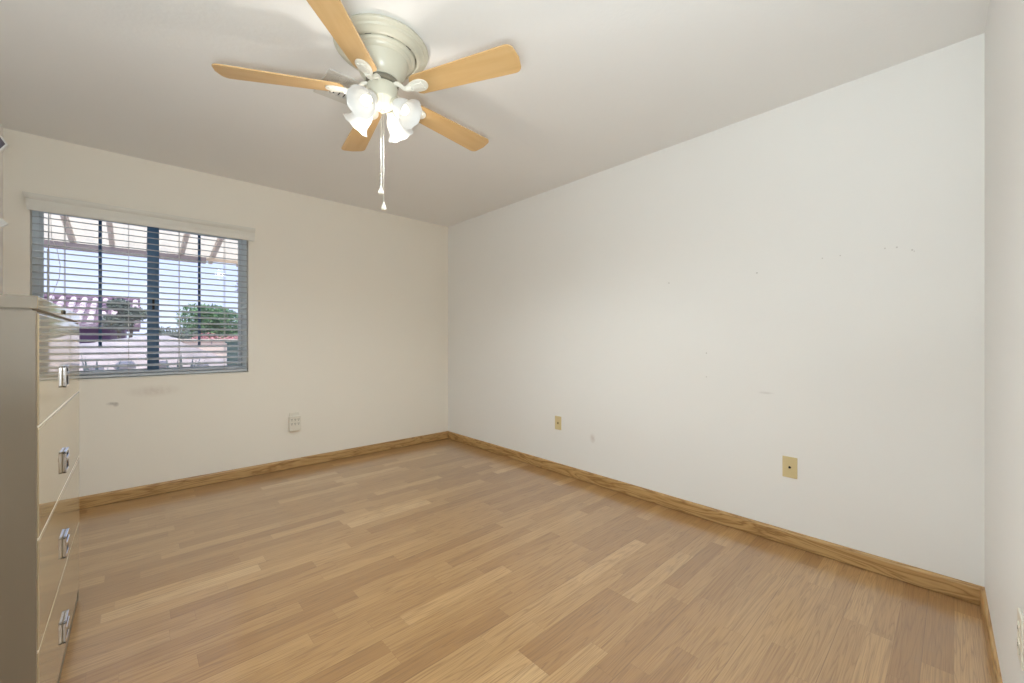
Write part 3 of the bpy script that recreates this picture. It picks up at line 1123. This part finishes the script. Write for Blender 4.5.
struct(o, 'pale block garden wall beyond the right window pane', 'wall')

# gravel bank rising behind the left pane
bm = bmesh.new()
NX, NY = 36, 14
g = {}
for i in range(NX + 1):
    for j in range(NY + 1):
        x = -3.4 + 4.9 * i / NX
        v = j / NY
        y = 7.6 + 3.2 * v
        top = 0.98 + 0.26 * min(1.0, max(0.0, (x + 1.25) / 1.55)) ** 1.2
        if x > 0.35:
            top -= (x - 0.35) * 0.45
        prof = math.sin(min(1, v * 1.9) * PI / 2)
        z = -0.14 + (top + 0.14) * prof * (1 - max(0, (v - .75) / .25) * .9) + random.uniform(-.02, .02)
        g[i, j] = bm.verts.new((x, y, z))
for i in range(NX):
    for j in range(NY):
        bm.faces.new((g[i, j], g[i + 1, j], g[i + 1, j + 1], g[i, j + 1]))
struct(fin(bm, 'gravel_bank', M_GRAVEL, smooth=True), 'bright gravel bank outside the left window pane', 'ground')

# garden pillar at the right
bm = bmesh.new()
bx(bm, 1.07, 1.24, 7.7, 7.87, -0.12, 1.08, 0.006)
bx(bm, 1.05, 1.26, 7.68, 7.89, 1.08, 1.12, 0.006)
for q in range(5):
    bx(bm, 1.065, 1.245, 7.695, 7.875, 0.16 + q * 0.2, 0.166 + q * 0.2)
tag(fin(bm, 'garden_pillar', plain('pillar_green', (104, 126, 122), 0.8)), 'short grey green pillar in the yard at the right of the window', 'pillar')

# neighbour's house with barrel tile roof
M_TILE = plain('clay_tile', (124, 98, 118), 0.8, var=0.2, vscale=5)
M_TILEL = plain('clay_tile_pale', (228, 206, 210), 0.8, var=0.1, vscale=5)
M_NWALL = plain('house_stucco', (112, 88, 118), 0.9, bump=0.2, bscale=20)
hs = tag(empty('neighbour_house', (-3.0, 14.0, -0.12)), 'neighbouring house with striped clay tile roof behind the left pane', 'house')
def Lh(b):
    bmesh.ops.translate(b, vec=Vector((3.0, -14.0, 0.12)), verts=b.verts)
    return b
ex0, ex1 = -7.5, 0.10
ye, ze, yr_, zr = 14.0, 1.52, 16.0, 2.24
bm = bmesh.new()
bx(bm, ex0 + 0.3, ex1 - 0.3, 14.4, 17.6, -0.12, 1.62)
fin(Lh(bm), 'house_wall', M_NWALL, hs)
bm = bmesh.new()
prism(bm, [(ye, ze - 0.12), (ye, ze), (yr_, zr), (18.0, ze), (18.0, ze - 0.12), (yr_, zr - 0.12)], ex0, ex1,
      Matrix(((0, 0, 1, 0), (1, 0, 0, 0), (0, 1, 0, 0), (0, 0, 0, 1))))
rf = fin(Lh(bm), 'roof', M_TILE, hs)
bm = bmesh.new()
sl = Vector((0, yr_ - ye, zr - ze))
nrw = 5
x = ex0 + 0.1
while x < ex1:
    for r in range(nrw):
        p0 = Vector((x, ye, ze)) + sl * (r / nrw) + Vector((0, 0, 0.05))
        p1 = Vector((x, ye, ze)) + sl * ((r + 0.98) / nrw) + Vector((0, 0, 0.015))
        tube(bm, [p0, p1], [0.066, 0.056], 8, mi=(0 if random.random() < .12 else 1))
    x += 0.20
fin(Lh(bm), 'roof_tiles', [M_TILE, M_TILEL], rf, True)
bm = bmesh.new()
tube(bm, [(ex0, yr_, zr + 0.02), (ex1, yr_, zr + 0.02)], 0.08, 8)
fin(Lh(bm), 'ridge_cap', M_TILE, rf, True)

# foliage
def leaf_mat(name, a, b_):
    m, n, bs = new_mat(name)
    oi = n.nodes.new('ShaderNodeNewGeometry')
    c = ramp(n, oi.outputs['Random Per Island'], [(0, a), (1, b_)])
    n.links.new(c, bs.inputs['Base Color'])
    bs.inputs['Roughness'].default_value = 0.6
    return m
M_BARK = plain('bark', (96, 78, 70), 0.9, bump=0.5, bscale=40)
def foliage(bm, c, rad, n, s, rnd):
    c = Vector(c)
    for _ in range(n):
        while True:
            u = Vector((rnd.uniform(-1, 1), rnd.uniform(-1, 1), rnd.uniform(-1, 1)))
            if 0.25 < u.length < 1:
                break
        p = c + Vector((u.x * rad[0], u.y * rad[1], u.z * rad[2]))
        d = Vector((rnd.gauss(0, 1), rnd.gauss(0, 1), rnd.gauss(0, 1))).normalized()
        e = d.orthogonal().normalized()
        L_ = s * rnd.uniform(0.7, 1.3)
        W_ = L_ * 0.36
        vs = [p - d * L_, p + e * W_, p + d * L_, p - e * W_]
        bm.faces.new([bm.verts.new(v) for v in vs])
def shrub(name, label, cat, base, blobs, n, s, mat, seed, stems=(), group=None):
    rnd = random.Random(seed)
    e = tag(empty(name, base), label, cat, group)
    B = Vector(base)
    b = bmesh.new()
    for (c, rad) in blobs:
        foliage(b, Vector(c) - B, rad, n, s, rnd)
    fin(b, 'foliage', mat, e)
    b = bmesh.new()
    for (c, rad) in blobs:
        tgt = Vector(c) - B
        mid = tgt * 0.5 + Vector((rnd.uniform(-.06, .06), 0, 0))
        tube(b, [(0, 0, 0), mid, tgt, tgt + Vector((rnd.uniform(-.5, .5) * rad[0], 0, rad[2] * .6))], [0.05, 0.04, 0.022, 0.008], 8)
    fin(b, 'trunk', M_BARK, e, True)
    return e
M_LG = leaf_mat('leaf_green', (52, 88, 72), (112, 150, 92))
M_LD = leaf_mat('leaf_dark', (62, 74, 72), (104, 112, 96))
M_LP = leaf_mat('leaf_purple', (84, 70, 104), (140, 124, 156))
M_LR = leaf_mat('flower_pink', (176, 110, 120), (214, 150, 150))
shrub('green_tree', 'rounded bright green tree above the garden wall in the right pane', 'tree', (1.35, 12.0, -0.12),
      [((1.10, 12.0, 1.62), (0.42, 0.45, 0.38)), ((1.55, 12.0, 1.55), (0.45, 0.45, 0.36)), ((1.38, 12.1, 1.70), (0.4, 0.4, 0.28)), ((1.15, 12, 1.30), (0.4, .4, .3)), ((1.65, 12, 1.25), (.4, .4, .3))], 1300, 0.045, M_LG, 3)
shrub('distant_tree', 'dark small tree rising beside the tile roof in the left pane', 'tree', (-0.25, 13.2, -0.12),
      [((-0.28, 13.2, 1.95), (0.20, 0.3, 0.14)), ((-0.02, 13.2, 1.75), (0.28, 0.3, 0.16)), ((-0.30, 13.2, 1.55), (0.3, 0.3, 0.20))], 650, 0.05, M_LD, 4)
shrub('purple_tree', 'purple-leaved branch of a tree at the upper right of the window', 'tree', (2.10, 8.0, -0.12),
      [((1.42, 8.0, 2.02), (0.22, 0.22, 0.16)), ((1.52, 8.0, 1.82), (0.24, 0.22, 0.16)), ((1.75, 8.0, 2.1), (0.3, 0.3, 0.3))], 160, 0.035, M_LP, 5)
shrub('low_shrub', 'low dusky shrub behind the gravel bank at the middle of the window', 'shrub', (0.62, 10.9, -0.12),
      [((0.45, 10.9, 1.22), (0.30, 0.3, 0.20)), ((0.75, 10.9, 1.18), (0.3, 0.3, 0.18))], 420, 0.04, M_LD, 8)
shrub('flowering_shrub', 'pink flowering shrub topping the garden wall', 'shrub', (1.35, 9.5, -0.12),
      [((0.98, 9.5, 1.14), (0.24, 0.2, 0.13)), ((1.35, 9.5, 1.12), (0.24, 0.2, 0.12)), ((1.85, 9.5, 1.16), (0.22, 0.2, 0.14))], 300, 0.03, M_LR, 6)
def agave(label, base, h, n, seed):
    rnd = random.Random(seed)
    e = tag(empty('agave_plant', base), label, 'plant', 'agaves in the yard')
    b = bmesh.new()
    for k in range(n):
        a = 2 * PI * k / n + rnd.uniform(-.2, .2)
        lean = rnd.uniform(0.12, 0.42)
        d = Vector((math.cos(a), math.sin(a), 0))
        s_ = Vector((-math.sin(a), math.cos(a), 0))
        L_ = h * rnd.uniform(0.85, 1.1)
        c = []
        for q in range(6):
            u = q / 5
            p = d * (L_ * lean * u) + Vector((0, 0, L_ * (u * (1.05 - 0.25 * lean * u))))
            wd = 0.055 * math.sin(PI * min(1, 0.25 + u * 0.75)) * (1 - u * .3) + 0.001
            c.append((p, wd))
        Lv_, Rv, Mv = [], [], []
        for p, wd in c:
            Lv_.append(b.verts.new(p + s_ * wd))
            Rv.append(b.verts.new(p - s_ * wd))
            Mv.append(b.verts.new(p - d * wd * 0.3 - Vector((0, 0, 0.012))))
        for q in range(5):
            b.faces.new((Lv_[q], Mv[q], Mv[q + 1], Lv_[q + 1]))
            b.faces.new((Mv[q], Rv[q], Rv[q + 1], Mv[q + 1]))
            b.faces.new((Lv_[q], Lv_[q + 1], Rv[q + 1], Rv[q]))
    fin(b, 'leaves', leaf_mat('agave_leaf', (112, 124, 128), (150, 160, 158)), e)
    return e
agave('agave with pointed leaves at the bottom of the right window pane', (0.46, 7.40, -0.12), 1.04, 12, 11)
agave('agave with pointed leaves at the bottom of the left window pane', (-0.36, 7.35, -0.12), 1.02, 12, 12)

# loose rocks on the bank, each one its own stone
M_ROCK = plain('desert_rock', (192, 182, 186), 0.95, bump=0.6, bscale=20, var=0.15)
rr = random.Random(21)
for (x, y, z, q, lb) in ((-0.10, 8.02, 0.76, .10, 'large grey boulder on the gravel bank, left of the centre window rail'), (-0.42, 8.0, 0.72, .08, 'grey boulder on the gravel bank, leftmost in the window'), (0.26, 8.02, 0.76, .09, 'grey boulder on the gravel bank, peeking out just right of the centre window rail'), (0.74, 8.0, 0.70, .10, 'grey boulder on the gravel bank in the middle of the right window pane')):
    b = bmesh.new()
    bmesh.ops.create_icosphere(b, subdivisions=2, radius=q)
    for v in b.verts:
        v.co = Vector((v.co.x * 1.3, v.co.y, v.co.z * .75)) * rr.uniform(.85, 1.12)
    o = fin(b, 'boulder', M_ROCK, loc=(x, y, z))
    tag(o, lb, 'rock', 'boulders on the gravel bank')
